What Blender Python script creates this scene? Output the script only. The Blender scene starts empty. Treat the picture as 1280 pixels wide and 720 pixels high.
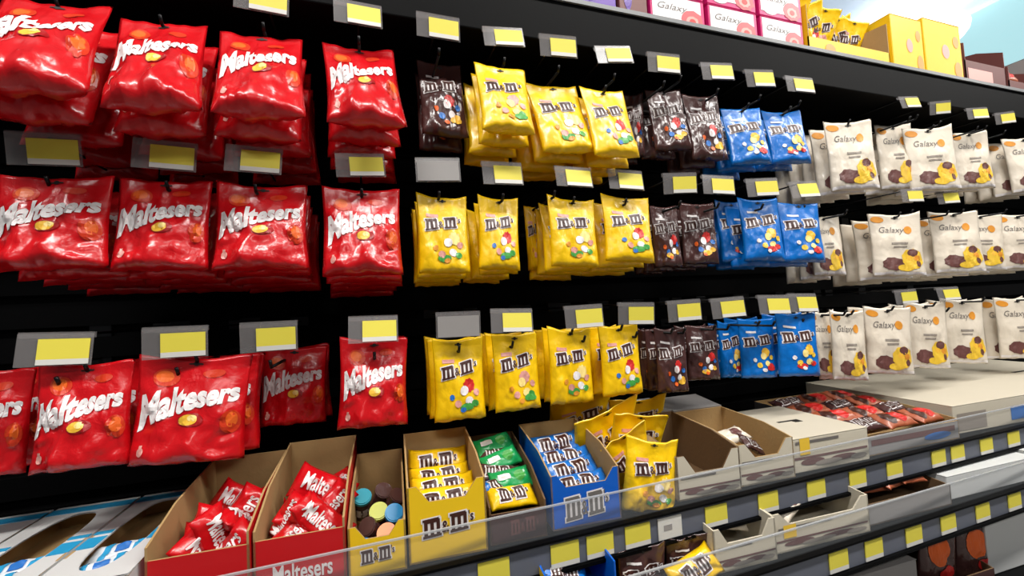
import bpy, bmesh, math, random
from mathutils import Vector, Matrix, noise
random.seed(7)
SC = bpy.context.scene
COL = SC.collection
# ------------------------------------------------------------------ camera, world, lights, exposure
F = 540.4                                   # focal length in pixels of the 1280 px frame
CZ = 1.30                                   # camera height; shelf wall is the plane Y = const, X runs along the aisle
CAM = Vector((0, 0, CZ))
_X = Vector((1585, -57, F)).normalized()
_Y = Vector((-183, 35, F)); _Y = (_Y - _X * _X.dot(_Y)).normalized()
_Z = _X.cross(_Y)
R = Matrix((_X, _Y, _Z))                    # world = R @ camera(right, down, forward)
cam = bpy.data.objects.new('camera', bpy.data.cameras.new('camera')); COL.objects.link(cam)
right, down, fwd = R.col[0], R.col[1], R.col[2]
M3 = Matrix((right, -down, -fwd)).transposed()
cam.matrix_world = Matrix.Translation(CAM) @ M3.to_4x4()
cam.data.sensor_width = 36.0; cam.data.lens = 36.0 * F / 1280.0; cam.data.clip_start = 0.02
SC.camera = cam
SC.view_settings.view_transform = 'Standard'; SC.view_settings.look = 'None'
SC.view_settings.exposure = 0.36; SC.view_settings.gamma = 1.0; SC.view_settings.use_curve_mapping = False
wd = bpy.data.worlds.new('store_air'); SC.world = wd; wd.use_nodes = True
wd.node_tree.nodes['Background'].inputs[0].default_value = (0.90, 0.95, 1.0, 1)
wd.node_tree.nodes['Background'].inputs[1].default_value = 0.07
LAMPS = [(-0.7, -0.12, 37), (1.2, -0.15, 37), (3.1, -0.15, 34), (2.6, 4.4, 40), (5.6, 4.4, 40), (5.2, -0.15, 27), (-0.4, -2.1, 17), (2.0, -2.1, 20)]   # ceiling lamps: X, Y, watts; last two are unseen, added for frontal light

def P(px, py, Y):
    d = R @ Vector(((px - 640) / F, (py - 360) / F, 1)); return CAM + d * (Y / d.y)
def proj(p):
    c = R.transposed() @ (Vector(p) - CAM); return 640 + F * c.x / c.z, 360 + F * c.y / c.z

# ------------------------------------------------------------------ helpers
def lin(c):
    return tuple(((x / 255) / 12.92 if x / 255 < 0.04045 else ((x / 255 + 0.055) / 1.055) ** 2.4) for x in c) + (1,)
MATS = {}
def mat(name, rgb, rough=0.5, metal=0.0, bump=0.0, bscale=60, alpha=1.0, emit=0.0, vary=0.0, spec=0.5, coat=0.0, crease=0.0):
    m = bpy.data.materials.new(name); m.use_nodes = True
    nt = m.node_tree; b = nt.nodes['Principled BSDF']; L = nt.links
    c = lin(rgb)
    b.inputs['Base Color'].default_value = c; b.inputs['Roughness'].default_value = rough
    b.inputs['Metallic'].default_value = metal; b.inputs['Alpha'].default_value = alpha
    b.inputs['Specular IOR Level'].default_value = spec; b.inputs['Coat Weight'].default_value = coat
    b.inputs['Coat Roughness'].default_value = 0.15
    if emit:
        b.inputs['Emission Color'].default_value = c; b.inputs['Emission Strength'].default_value = emit
    tc = nt.nodes.new('ShaderNodeTexCoord')
    if vary:
        n = nt.nodes.new('ShaderNodeTexNoise'); n.inputs['Scale'].default_value = 9; n.inputs['Detail'].default_value = 3
        r = nt.nodes.new('ShaderNodeMixRGB'); r.inputs[1].default_value = tuple(x * (1 - vary) for x in c[:3]) + (1,)
        r.inputs[2].default_value = tuple(min(1, x * (1 + vary)) for x in c[:3]) + (1,)
        L.new(tc.outputs['Object'], n.inputs['Vector']); L.new(n.outputs['Fac'], r.inputs[0]); L.new(r.outputs[0], b.inputs['Base Color'])
    if bump:
        n = nt.nodes.new('ShaderNodeTexNoise'); n.inputs['Scale'].default_value = bscale; n.inputs['Detail'].default_value = 4
        n.inputs['Distortion'].default_value = 0.6
        bp = nt.nodes.new('ShaderNodeBump'); bp.inputs['Strength'].default_value = bump; bp.inputs['Distance'].default_value = 0.004
        L.new(tc.outputs['Object'], n.inputs['Vector']); L.new(n.outputs['Fac'], bp.inputs['Height']); L.new(bp.outputs[0], b.inputs['Normal'])
        if crease:
            v = nt.nodes.new('ShaderNodeTexVoronoi'); v.feature = 'DISTANCE_TO_EDGE'; v.inputs['Scale'].default_value = bscale * 0.6
            b2 = nt.nodes.new('ShaderNodeBump'); b2.inputs['Strength'].default_value = crease; b2.inputs['Distance'].default_value = 0.003
            L.new(n.outputs['Color'], v.inputs['Vector'])
            mp = nt.nodes.new('ShaderNodeMixRGB'); mp.blend_type = 'ADD'; mp.inputs[0].default_value = 0.03
            L.new(tc.outputs['Object'], mp.inputs[1]); L.new(n.outputs['Color'], mp.inputs[2]); L.new(mp.outputs[0], v.inputs['Vector'])
            L.new(v.outputs['Distance'], b2.inputs['Height']); L.new(bp.outputs[0], b2.inputs['Normal']); L.new(b2.outputs[0], b.inputs['Normal'])
    MATS[name] = m
    return m
def foil(name, rgb, rough=0.3, bump=0.35, vary=0.08): return mat(name, rgb, rough, bump=bump, bscale=38, vary=vary, spec=0.5, coat=0.3, crease=0.35)
foil('red_foil', (200, 12, 22), 0.27, 0.5); foil('yellow_foil', (250, 200, 0), 0.36); foil('brown_foil', (74, 46, 44), 0.24, 0.5); foil('blue_foil', (0, 108, 196))
foil('cream_foil', (226, 214, 196), 0.42, 0.25); foil('green_foil', (20, 150, 80)); foil('white_foil', (226, 232, 238), 0.4); foil('orange_foil', (172, 90, 58), 0.45)
foil('purple_foil', (84, 40, 150)); foil('darkred_foil', (150, 30, 34))
mat('white_print', (236, 230, 230), 0.4); mat('brown_print', (64, 30, 22), 0.4); mat('gold_print', (244, 190, 60), 0.4); mat('orange_print', (232, 100, 30), 0.4)
mat('pale_gold_print', (250, 224, 140), 0.4); mat('deepred_print', (160, 14, 20), 0.4); mat('red_print', (206, 40, 36), 0.4); mat('green_print', (70, 160, 70), 0.4)
mat('blue_print', (40, 110, 190), 0.4); mat('grey_print', (150, 140, 130), 0.5); mat('plum_print', (104, 64, 60), 0.45); mat('yellow_print', (238, 196, 60), 0.4)
mat('pink_print', (226, 160, 150), 0.4); mat('slate_print', (110, 104, 100), 0.5); mat('black_print', (20, 16, 14), 0.6); mat('amber_print', (226, 150, 50), 0.4)
mat('ember_print', (206, 52, 20), 0.35); mat('rose_print', (206, 84, 90), 0.4)
mat('black_metal', (3, 3, 4), 0.6, bump=0.05, bscale=200, spec=0.08); mat('black_panel', (4, 4, 5), 0.8, bump=0.08, bscale=120, spec=0.08)
mat('wire_black', (24, 24, 26), 0.35, 0.6); mat('grey_lip', (120, 122, 124), 0.35)
mat('rail_grey', (96, 100, 112), 0.4, vary=0.05); mat('ticket_yellow', (226, 212, 74), 0.55, vary=0.04); mat('ticket_white', (214, 212, 206), 0.55)
mat('clear_plastic', (150, 146, 146), 0.2, alpha=0.30, spec=0.6); mat('clear_acrylic', (214, 220, 226), 0.08, alpha=0.06, spec=0.5)
mat('clear_edge', (190, 192, 196), 0.2, alpha=0.6)
mat('cardboard', (172, 140, 92), 0.85, bump=0.15, bscale=90, vary=0.1); mat('dark_cardboard', (104, 78, 50), 0.85, bump=0.15, bscale=90, vary=0.1)
mat('red_card', (200, 16, 24), 0.4, vary=0.05); mat('yellow_card', (244, 200, 20), 0.45, vary=0.04); mat('blue_card', (0, 92, 196), 0.4, vary=0.04)
mat('brown_card', (70, 42, 40), 0.45, vary=0.05); mat('cream_card', (204, 195, 176), 0.6, vary=0.05); mat('grey_card', (150, 146, 144), 0.6, vary=0.05)
mat('white_card', (206, 207, 206), 0.55, vary=0.04); mat('pink_card', (204, 24, 110), 0.4, vary=0.04); mat('purple_card', (92, 40, 160), 0.4, vary=0.06)
mat('maroon_card', (110, 60, 56), 0.5, vary=0.06); mat('skyblue_print', (40, 150, 200), 0.45)
mat('teal_plastic', (20, 140, 160), 0.35); mat('lime_plastic', (180, 186, 30), 0.35); mat('orange_plastic', (240, 130, 20), 0.35); mat('azure_plastic', (20, 140, 200), 0.35)
mat('ceiling_paint', (214, 226, 236), 0.8, vary=0.04); mat('floor_vinyl', (120, 118, 114), 0.4, vary=0.06); mat('lamp_white', (255, 255, 255), 0.4, emit=2.2)
mat('glow_pale', (190, 206, 222), 0.5, emit=0.60, vary=.1); mat('glow_cyan', (184, 230, 236), 0.5, emit=0.68, vary=.06); mat('lamp_body', (225, 228, 230), 0.5)  # pale and cyan emission stands in for the overbright ceiling

def put(name, me, parent=None):
    o = bpy.data.objects.new(name, me); COL.objects.link(o)
    if parent: o.parent = parent
    return o
def mesh(name, bm, mats, smooth=True):
    bmesh.ops.recalc_face_normals(bm, faces=bm.faces)
    me = bpy.data.meshes.new(name); bm.to_mesh(me); bm.free()
    for m in mats: me.materials.append(MATS[m])
    if smooth:
        for p in me.polygons: p.use_smooth = True
    return me
def tag(o, label, cat, group=None, kind=None):
    o['label'] = label; o['category'] = cat
    if group: o['group'] = group
    if kind: o['kind'] = kind
    return o
def empty(name, loc, yaw=0.0):
    o = bpy.data.objects.new(name, None); COL.objects.link(o); o.location = loc; o.rotation_euler = (0, 0, yaw); o.empty_display_size = 0.05
    return o
def box(bm, lo, hi, mi=0, bev=0.0):
    r = bmesh.ops.create_cube(bm, size=1.0)
    lo, hi = Vector(lo), Vector(hi)
    for v in r['verts']: v.co = Vector((lo[i] + (v.co[i] + 0.5) * (hi[i] - lo[i]) for i in range(3)))
    fs = {f for v in r['verts'] for f in v.link_faces}
    for f in fs: f.material_index = mi
    if bev:
        es = list({e for f in fs for e in f.edges})
        bmesh.ops.bevel(bm, geom=es, offset=bev, segments=2, affect='EDGES', profile=0.5)
def tube(bm, a, b, r, n=8, mi=0):
    a, b = Vector(a), Vector(b); d = (b - a)
    m = Matrix.Translation((a + b) / 2) @ d.to_track_quat('Z', 'Y').to_matrix().to_4x4()
    q = bmesh.ops.create_cone(bm, cap_ends=True, segments=n, radius1=r, radius2=r, depth=d.length, matrix=m)
    for f in {f for v in q['verts'] for f in v.link_faces}: f.material_index = mi
def boxmesh(name, lo, hi, m, bev=0.0):
    bm = bmesh.new(); box(bm, lo, hi, 0, bev); return mesh(name, bm, [m], False)
ORD = ['first', 'second', 'third', 'fourth', 'fifth', 'sixth', 'seventh', 'eighth', 'ninth', 'tenth', 'eleventh', 'twelfth', 'thirteenth', 'fourteenth', 'fifteenth']

# ------------------------------------------------------------------ setting
def struct(name, me): o = put(name, me); o['kind'] = 'structure'; return o
struct('floor', boxmesh('floor', (-4, -3, -0.05), (22, 16, 0), 'floor_vinyl'))
struct('ceiling', boxmesh('ceiling', (-4, -3, 4.6), (22, 16, 4.65), 'ceiling_paint'))
bm = bmesh.new()
box(bm, (-1.6, 1.20, 0.0), (4.6, 1.24, CZ + 0.70))
for i in range(26): box(bm, (-1.6, 1.188, 0.12 + i * 0.07), (4.6, 1.2, 0.165 + i * 0.07))
struct('wall_back', mesh('wall_back', bm, ['black_panel'], False))
struct('wall_far', boxmesh('wall_far', (-4, 16, 0), (22, 16.05, 4.6), 'ceiling_paint'))
struct('trim_1', boxmesh('trim', (-1.6, 0.78, 0.0), (4.6, 1.2, 0.12), 'black_metal'))
def lamp(i, x, y, w):
    t = empty('ceiling_lamp', (x, y, 3.4))
    tag(t, 'white ceiling strip lamp, %s' % ['over the aisle at the left end', 'over the aisle by the yellow pouches', 'over the aisle by the cream pouches',
        'beyond the shelving, nearer one', 'beyond the shelving, farther one', 'over the aisle at the far right end', 'added for frontal light behind the viewer, left', 'added for frontal light behind the viewer, right'][i], 'lamp', 'ceiling strip lamps')
    bm = bmesh.new(); box(bm, (-0.75, -0.14, -0.08), (0.75, 0.14, -0.001), 0, 0.012); [tube(bm, (q, 0, -0.001), (q, 0, 1.2), 0.006) for q in (-0.6, 0.6)]; put('lamp_body', mesh('lamp_body', bm, ['lamp_body'], False), t)
    bm = bmesh.new(); box(bm, (-0.72, -0.12, -0.10), (0.72, 0.12, -0.081), 0, 0.006); put('diffuser', mesh('diffuser', bm, ['lamp_white'], False), t)
    l = bpy.data.lights.new('lamp_light', 'AREA'); l.shape = 'RECTANGLE'; l.size = 1.4; l.size_y = 0.22; l.energy = w; l.color = (1.0, 0.97, 0.92)
    lo = put('lamp_light', l, t); lo.location = (0, 0, -0.11)
for i, a in enumerate(LAMPS): lamp(i, *a)
# round dome lamp, and glowing sheets added to make the ceiling look overexposed
c = P(1136, 52, 3.2)
t = empty('dome_lamp', c); tag(t, 'big white dome lamp hanging beyond the top shelf', 'lamp')
bm = bmesh.new(); bmesh.ops.create_uvsphere(bm, u_segments=32, v_segments=16, radius=0.52)
for v in bm.verts: v.co.z *= 0.42
put('shade', mesh('shade', bm, ['lamp_white']), t)
bm = bmesh.new(); tube(bm, (0, 0, 0.2), (0, 0, 4.6 - c.z), 0.012); put('rod', mesh('rod', bm, ['lamp_body']), t)
struct('ceiling_glow_1', boxmesh('ceiling_glow', (2.0, 1.7, 4.56), (21, 15.9, 4.59), 'glow_pale'))  # added glowing sheet under the ceiling, not an opening
def onceil(px, py, z):
    d = R @ Vector(((px - 640) / F, (py - 360) / F, 1)); return CAM + d * ((z - CZ) / d.z)
q_ = onceil(1200, 25, 4.5)
struct('ceiling_glow_2', boxmesh('ceiling_glow', (q_.x, 1.8, 4.50), (q_.x + 5.0, 9, 4.55), 'glow_cyan'))  # cyan part of the added ceiling glow
def shelf(zt, yf, label, rail=True, guard=0.055, thick=0.03, wide=(-1.6, 4.6), rail_h=0.045):
    t = empty('shelf', ((wide[0] + wide[1]) / 2, 1.19, zt)); tag(t, label, 'shelf', 'black gondola shelves')
    x0, x1 = wide[0] - t.location.x, wide[1] - t.location.x; y0 = yf - 1.19
    bm = bmesh.new(); box(bm, (x0, y0, -thick), (x1, 0, 0), 0, 0.003); put('shelf_board', mesh('shelf_board', bm, ['black_metal'], False), t)
    if rail:
        bm = bmesh.new(); box(bm, (x0, y0 - 0.006, -rail_h), (x1, y0 - 0.001, 0.002), 0, 0.001)
        put('price_rail', mesh('price_rail', bm, ['rail_grey'], False), t)
        bm = bmesh.new(); box(bm, (x0, y0 - 0.012, 0.002), (x1, y0 + 0.004, 0.006)); box(bm, (x0, y0 - 0.012, -rail_h - 0.006), (x1, y0 - 0.001, -rail_h))
        put('rail_edge', mesh('rail_edge', bm, ['black_metal'], False), t)
    if guard:
        g = put('front_guard', boxmesh('front_guard', (x0, y0 + 0.0, 0.006), (x1, y0 + 0.003, guard), 'clear_acrylic'), t)
        put('guard_edge', boxmesh('guard_edge', (x0, y0 - 0.0005, guard), (x1, y0 + 0.0035, guard + 0.0025), 'clear_edge'), g)
    return t
ZA, ZB, ZC, ZT = CZ - 0.395, CZ - 0.508, CZ - 0.725, CZ + 0.69
YFB = 0.64
YF = 0.695
shelf(ZA, YF, 'black shelf of open display boxes under the hanging pouches')
shelf(ZB, YFB, 'second black shelf, below the open display boxes')
shelf(ZC, YFB, 'lowest black shelf in view, at the bottom right corner', guard=0)
tt = shelf(ZT, 0.85, 'black top shelf above the hanging pouches', rail=False, guard=0, thick=0.10)
put('front_lip', boxmesh('front_lip', (-3.1, 0.844 - 1.19, -0.004), (3.1, 0.849 - 1.19, 0.006), 'grey_lip'), tt)

# ------------------------------------------------------------------ pouch and packet surfaces
def sm(x): x = max(0.0, min(1.0, x)); return x * x * (3 - 2 * x)
class Surf:
    """front and back skin of a filled bag; u in [-1,1] across, v in [0,1] downwards; front faces -Y, origin at the top middle"""
    def __init__(s, w, h, t, seed, style='pouch', wr=1.0): s.w, s.h, s.t, s.seed, s.style, s.wr = w, h, t, seed, style, wr
    def __call__(s, u, v, side=1, off=0.0):
        w, h, t = s.w, s.h, s.t
        n1 = noise.noise(Vector((u * 1.3, v * 1.8, s.seed * 7.3))); n2 = noise.noise(Vector((u * 3.5, v * 5, s.seed * 3.1 + 20)))
        n3 = noise.noise(Vector((u * 2.5 + 5 * side, v * 4, s.seed * 5.7 + 40)))
        if s.style == 'pouch':
            e = max(0.0, 1 - abs(u) ** 3.2) ** 0.7
            p = 0.05 + 0.95 * (0.6 * sm((v - 0.07) / 0.5) + 0.4 * max(0, min(1, (v - .08) / .8)))
            if v > 0.90: p *= math.sqrt(max(0, 1 - ((v - 0.90) / 0.10) ** 2)) ** 0.7
            x = w / 2 * u * (1 - 0.05 * math.sin(math.pi * v) * (1 if v < 0.9 else 0.6)) + 0.02 * w * n1 * v
            z = -h * v + 0.045 * h * (u * u - 0.4) * (1 - v) ** 3 + 0.035 * h * n1 * (1 - v) * (0.3 + abs(u)) + 0.012 * h * n2 * max(0, v - 0.8) * 5
            lump = 1 + 0.35 * s.wr * n3
            n4 = noise.noise(Vector((u * 6 + v * 3, v * 7 - u * 4, s.seed * 2.3))); lump += 0.16 * s.wr * (abs(n4) * 2 - 0.4) * (0.4 + abs(u))
            z += 0.014 * h * noise.noise(Vector((u * 3, s.seed, 3))) * (1.0 if v > 0.6 else 0.3)
        else:
            e = sm((1 - abs(u)) / 0.3) * 0.97 + 0.03
            p = max(0.0, 1 - abs(2 * v - 1) ** 2.4) ** 0.6
            x = w / 2 * u + 0.012 * w * n1
            z = -h * (v - 0.5) * (1 + 0.12 * (1 - e)) + 0.02 * h * n1
            lump = 1 + 0.45 * s.wr * n3
        y = -side * t / 2 * e * p * lump
        y += s.wr * (0.0042 * n1 + 0.0022 * n2) * (0.3 + 0.7 * min(1, e))
        return Vector((x, y - off, z))
def skin(sf, name, m, nu=20, nv=24):
    bm = bmesh.new(); g = {}
    for sd in (1, -1):
        for i in range(nu + 1):
            for j in range(nv + 1):
                if sd == -1 and (i in (0, nu) or j in (0, nv)): g[sd, i, j] = g[1, i, j]
                else: g[sd, i, j] = bm.verts.new(sf(2 * i / nu - 1, j / nv, sd))
        for i in range(nu):
            for j in range(nv):
                q = [g[sd, i, j], g[sd, i + 1, j], g[sd, i + 1, j + 1], g[sd, i, j + 1]]
                bm.faces.new(q if sd == -1 else q[::-1])
    return mesh(name, bm, [m])
FLAT = lambda w, h: (lambda u, v, side=1, off=0.0: Vector((w / 2 * u, -off, -h * v)))
def decal(sf, name, layers, step=0.0666667):
    """layers of 2D polygons in (u, v), draped over the front of a surface: [(polys, material, offset)]"""
    bm = bmesh.new(); mats = []
    for k, (polys, m, off) in enumerate(layers):
        b2 = bmesh.new(); lay = b2.faces.layers.int.new('pid')
        for n_, p in enumerate(polys):
            try: b2.faces.new([b2.verts.new((x, y, 0)) for x, y in p])[lay] = n_
            except ValueError: pass
        if step and b2.verts:
            xs = [v.co.x for v in b2.verts]; ys = [v.co.y for v in b2.verts]
            a = math.floor(min(xs) / step)
            while a * step < max(xs):
                bmesh.ops.bisect_plane(b2, geom=b2.verts[:] + b2.edges[:] + b2.faces[:], plane_co=(a * step, 0, 0), plane_no=(1, 0, 0)); a += 1
            st = step / 2; a = math.floor(min(ys) / st)
            while a * st < max(ys):
                bmesh.ops.bisect_plane(b2, geom=b2.verts[:] + b2.edges[:] + b2.faces[:], plane_co=(0, a * st, 0), plane_no=(0, 1, 0)); a += 1
        lay = b2.faces.layers.int.get('pid')
        for f in b2.faces:
            if f.calc_area() < 1e-9: continue
            oo = off + 1.2e-5 * (f[lay] % 16)
            nf = bm.faces.new([bm.verts.new(sf(max(-1, min(1, v.co.x)), max(0, min(1, v.co.y)), 1, oo)) for v in f.verts])
            nf.material_index = k; nf.normal_update()
            if nf.normal.y > 0: nf.normal_flip()
        b2.free(); mats.append(m)
    me = bpy.data.meshes.new(name); bm.to_mesh(me); bm.free()
    for m in mats: me.materials.append(MATS[m])
    return me
def disc(cx, cy, rx, ry, n=18, a0=0.0, wob=0.0):
    return [[(cx + rx * (1 + wob * math.sin(3 * k + cx * 9)) * math.cos(a0 + 2 * math.pi * k / n), cy + ry * (1 + wob * math.sin(3 * k + cx * 9)) * math.sin(a0 + 2 * math.pi * k / n)) for k in range(n)]]
def rect(x0, y0, x1, y1): return [[(x0, y0), (x1, y0), (x1, y1), (x0, y1)]]
_FC = {}
def glyphs(body, off=0.0, shear=0.0):
    k = (body, off, shear)
    if k not in _FC:
        cu = bpy.data.curves.new('lettering', 'FONT'); cu.body = body; cu.offset = off; cu.shear = shear; cu.resolution_u = 3
        o = bpy.data.objects.new('lettering', cu); COL.objects.link(o)
        me = bpy.data.meshes.new_from_object(o.evaluated_get(bpy.context.evaluated_depsgraph_get()))
        vs = [v.co.copy() for v in me.vertices]; xs = [v.x for v in vs]; ys = [v.y for v in vs]
        x0, x1 = min(xs), max(xs); y0, y1 = min(ys), max(ys)
        _FC[k] = ([[((vs[i].x - x0) / (x1 - x0), (vs[i].y - y0) / (y1 - y0)) for i in p.vertices] for p in me.polygons])
        bpy.data.objects.remove(o); bpy.data.curves.remove(cu); bpy.data.meshes.remove(me)
    return _FC[k]
def text(body, cx, cy, W, H, off=0.0, shear=0.0, rot=0.0, arch=None):
    out = []
    for p in glyphs(body, off, shear):
        q = []
        for X, Yv in p:
            s = 1.0; dy = 0.0
            if arch: dy, s = arch(X)
            q.append((cx + (X - 0.5) * W, cy - (Yv - 0.5) * H * s - dy - (X - 0.5) * rot))
        out.append(q)
    return out
def mletter(x, w, e):
    r = []
    for a, b in ((0.08, 0.27), (0.41, 0.60), (0.74, 0.93)):
        r.append((a, 0.08, b, 1.0)); r.append((a - 0.07, 0.86, b + 0.07, 1.0))
    r.append((0.0, 0.0, 0.27, 0.13)); r.append((0.2, 0.0, 0.88, 0.24))
    return [(x + a * w - e, b - e * 2.2, x + c * w + e, d + e * 2.2) for a, b, c, d in r]
def mms(cx, cy, W, H, e=0.0, rot=0.0):
    """the two slab-serif letters joined by a small ampersand, and the small apostrophe s"""
    polys = []
    for r in mletter(0.0, 0.36, e) + mletter(0.53, 0.36, e): polys += rect(*r)
    for p in glyphs('&', 0.02 + e * 1.2): polys.append([(0.365 - e + X * (0.15 + 2 * e), 0.9 - Yv * 0.62) for X, Yv in p])
    for p in glyphs("'s", 0.02 + e * 1.2): polys.append([(0.9 - e + X * (0.1 + 2 * e), 0.62 - Yv * 0.6) for X, Yv in p])
    return [[(cx + (x - 0.5) * W, cy + (y - 0.5) * H - (x - 0.5) * rot) for x, y in p] for p in polys]

# ------------------------------------------------------------------ printed pouches
def arch_red(X): return 0.19 * (1 - (1 - X) ** 2.2) - 0.10, 1.5 - 0.78 * X + 0.1 * X * X
def art(kind, sf, k):
    if kind == 'red':
        return [('lettering', decal(sf, 'lettering', [(text('Maltesers', 0.0, 0.43, 1.76, 0.215, off=0.045, arch=arch_red), 'white_print', 0.0016)])),
                ('picture_print', decal(sf, 'picture_print', [
                    (disc(-0.5, 0.2, 0.24, 0.085) + disc(0.35, 0.15, 0.2, 0.04), 'ember_print', 0.0009), (disc(0.78, 0.62, 0.17, 0.115), 'ember_print', 0.0009), (disc(-0.53, 0.19, 0.16, 0.055) + disc(0.8, 0.6, 0.1, 0.075), 'orange_print', 0.0011),
                    (disc(0.08, 0.585, 0.24, 0.062, a0=0.3), 'deepred_print', 0.0012), (disc(0.03, 0.585, 0.17, 0.05), 'gold_print', 0.0015),
                    (disc(0.1, 0.57, 0.09, 0.03), 'pale_gold_print', 0.0018), (disc(-0.72, 0.86, 0.07, 0.04) + rect(-0.76, 0.8, -0.7, 0.84), 'pink_print', 0.0014)]))]
    if kind in ('yellow', 'brown', 'blue'):
        LW = 1.42 if kind == 'yellow' else 1.6; rt = [.05, .09, .07][k]
        L = [('lettering', decal(sf, 'lettering', [(mms(-0.03, 0.37, LW, 0.155, 0.03, rt), 'white_print', 0.0012), (mms(-0.03, 0.37, LW, 0.155, 0.0, rt), 'brown_print', 0.0020)]))]
        c = {'yellow': ['red_print', 'white_print', 'green_print', 'pink_print', 'blue_print'], 'brown': ['red_print', 'white_print', 'gold_print', 'blue_print', 'orange_print'],
             'blue': ['gold_print', 'pale_gold_print', 'red_print', 'yellow_print', 'white_print']}[kind]
        sx = 0.25 * (k - 1)
        if kind == 'yellow' and k != 1: c[0] = ['pale_gold_print', 0, 'pink_print'][k]; c[1] = ['white_print', 0, 'pale_gold_print'][k]; c[4] = 'amber_print'
        L.append(('picture_print', decal(sf, 'picture_print', [
            (disc(0.32 - sx * .3, 0.575, 0.23, 0.085, wob=.1), c[0], 0.0010), (disc(0.12, 0.63, 0.17, 0.06) + disc(0.3, 0.76, 0.16, 0.05), c[1], 0.0013),
            (disc(0.2 + sx, 0.83, 0.26, 0.045) + disc(0.52, 0.79, 0.14, 0.04), c[2], 0.0016), (disc(-0.15, 0.78, 0.14, 0.045) + disc(0.6, 0.66, 0.12, 0.04), c[3], 0.0016),
            (disc(-0.38, 0.7, 0.1, 0.035) + disc(0.05, 0.86, 0.12, 0.03), c[4], 0.0018)] + ([(rect(-0.68, 0.24, -0.2, 0.285), 'pink_print', 0.001)] if kind == 'yellow' else [(rect(-0.66, 0.2, -0.1, 0.235), 'white_print', 0.001)]))))
        return L
    if kind == 'cream':
        return [('lettering', decal(sf, 'lettering', [(text('Galaxy', -0.2, 0.27, 0.95, 0.13, off=0.0, shear=0.35), 'slate_print', 0.0014),
                    (rect(-0.3, 0.47, 0.3, 0.5) + rect(-0.25, 0.53, 0.25, 0.555), 'grey_print', 0.0014)])),
                ('picture_print', decal(sf, 'picture_print', [
                    (disc(0.42, 0.26, 0.16, 0.065), 'amber_print', 0.0012), (disc(-0.66, 0.09, 0.26, 0.05), 'amber_print', 0.0010),
                    (rect(-.96, .945, .96, .985), 'white_print', .0008), (disc(-0.34, 0.82, 0.4, 0.105, wob=.05), 'plum_print', 0.0012), (disc(0.42, 0.74, 0.44, 0.16, wob=.06) + disc(0.1, .88, .3, .05), 'yellow_print', 0.0014),
                    (disc(0.45, 0.64, 0.2, 0.06) + disc(0.62, .82, .12, .05), 'plum_print', 0.0017), (disc(0.3, 0.72, 0.12, 0.04), 'gold_print', 0.0019), (disc(0.58, .73, .14, .045), 'amber_print', .0019)]))]
    if kind == 'orange':
        return [('picture_print', decal(sf, 'picture_print', [(disc(-0.05, 0.42, 0.55, 0.24), 'orange_print', 0.001), (disc(0.3, 0.78, 0.4, 0.1), 'red_print', 0.0014)]))]
DIM = {'red': (0.145, 0.165, 0.044), 'yellow': (0.104, 0.155, 0.034), 'brown': (0.104, 0.150, 0.032), 'blue': (0.11, 0.15, 0.034), 'cream': (0.14, 0.19, 0.034), 'orange': (0.12, 0.16, 0.03)}
LOOK = {'red': 'red pouch with white lettering', 'yellow': 'yellow pouch with brown lettering', 'brown': 'dark brown lettered pouch',
        'blue': 'blue lettered pouch', 'cream': 'cream pouch with picture', 'orange': 'brown pouch with orange picture'}
KIND = {}
def pouch_kind(kind):
    if kind not in KIND:
        w, h, t = DIM[kind]; V = []
        for k in range(3):
            sf = Surf(w, h, t, {'red': 1, 'yellow': 2, 'brown': 3, 'blue': 4, 'cream': 5, 'orange': 6}[kind] + 0.37 * k, 'pouch', 1.5 if kind in ('red', 'brown') else 1.0)
            parts = [('body', skin(sf, 'sweet_pouch', 'brown_foil' if kind == 'orange' else kind + '_foil', 30, 34))] + art(kind, sf, k)
            if kind != 'orange': parts.append(('hang_hole', decal(sf, 'hang_hole', [(rect(-0.13, 0.045, 0.13, 0.06) + disc(0, 0.05, 0.06, 0.022), 'black_print', 0.0012)])))
            V.append(parts)
        KIND[kind] = V
    return KIND[kind]
def make_pouch(kind, k, label, group, full=True):
    parts = pouch_kind(kind)[k % 3]
    o = put('sweet_pouch', parts[0][1]); tag(o, label, 'pouch', group)
    if full:
        for n, me in parts[1:]: put(n, me, o)
    return o
def fit(dim, x0, y0, x1, y1, Y, tilt=0.0, yaw=0.0):
    T = P((x0 + x1) / 2, y0, Y); dn = Matrix.Rotation(yaw, 3, 'Z') @ Vector((0, -math.sin(tilt), -math.cos(tilt)))
    a, b = 0.02, 0.6
    for _ in range(40):
        m = (a + b) / 2
        if proj(T + dn * m)[1] < y1: a = m
        else: b = m
    h = a; c = T + dn * h * 0.5; ax = Vector((math.cos(yaw), math.sin(yaw), 0)); a, b = 0.01, 0.6
    for _ in range(40):
        m = (a + b) / 2
        if proj(c + ax * m / 2)[0] - proj(c - ax * m / 2)[0] < x1 - x0: a = m
        else: b = m
    return T, (a / dim[0], 1.0, h / dim[1])
ROWN = {1: 'top', 2: 'middle', 3: 'bottom'}
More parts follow.
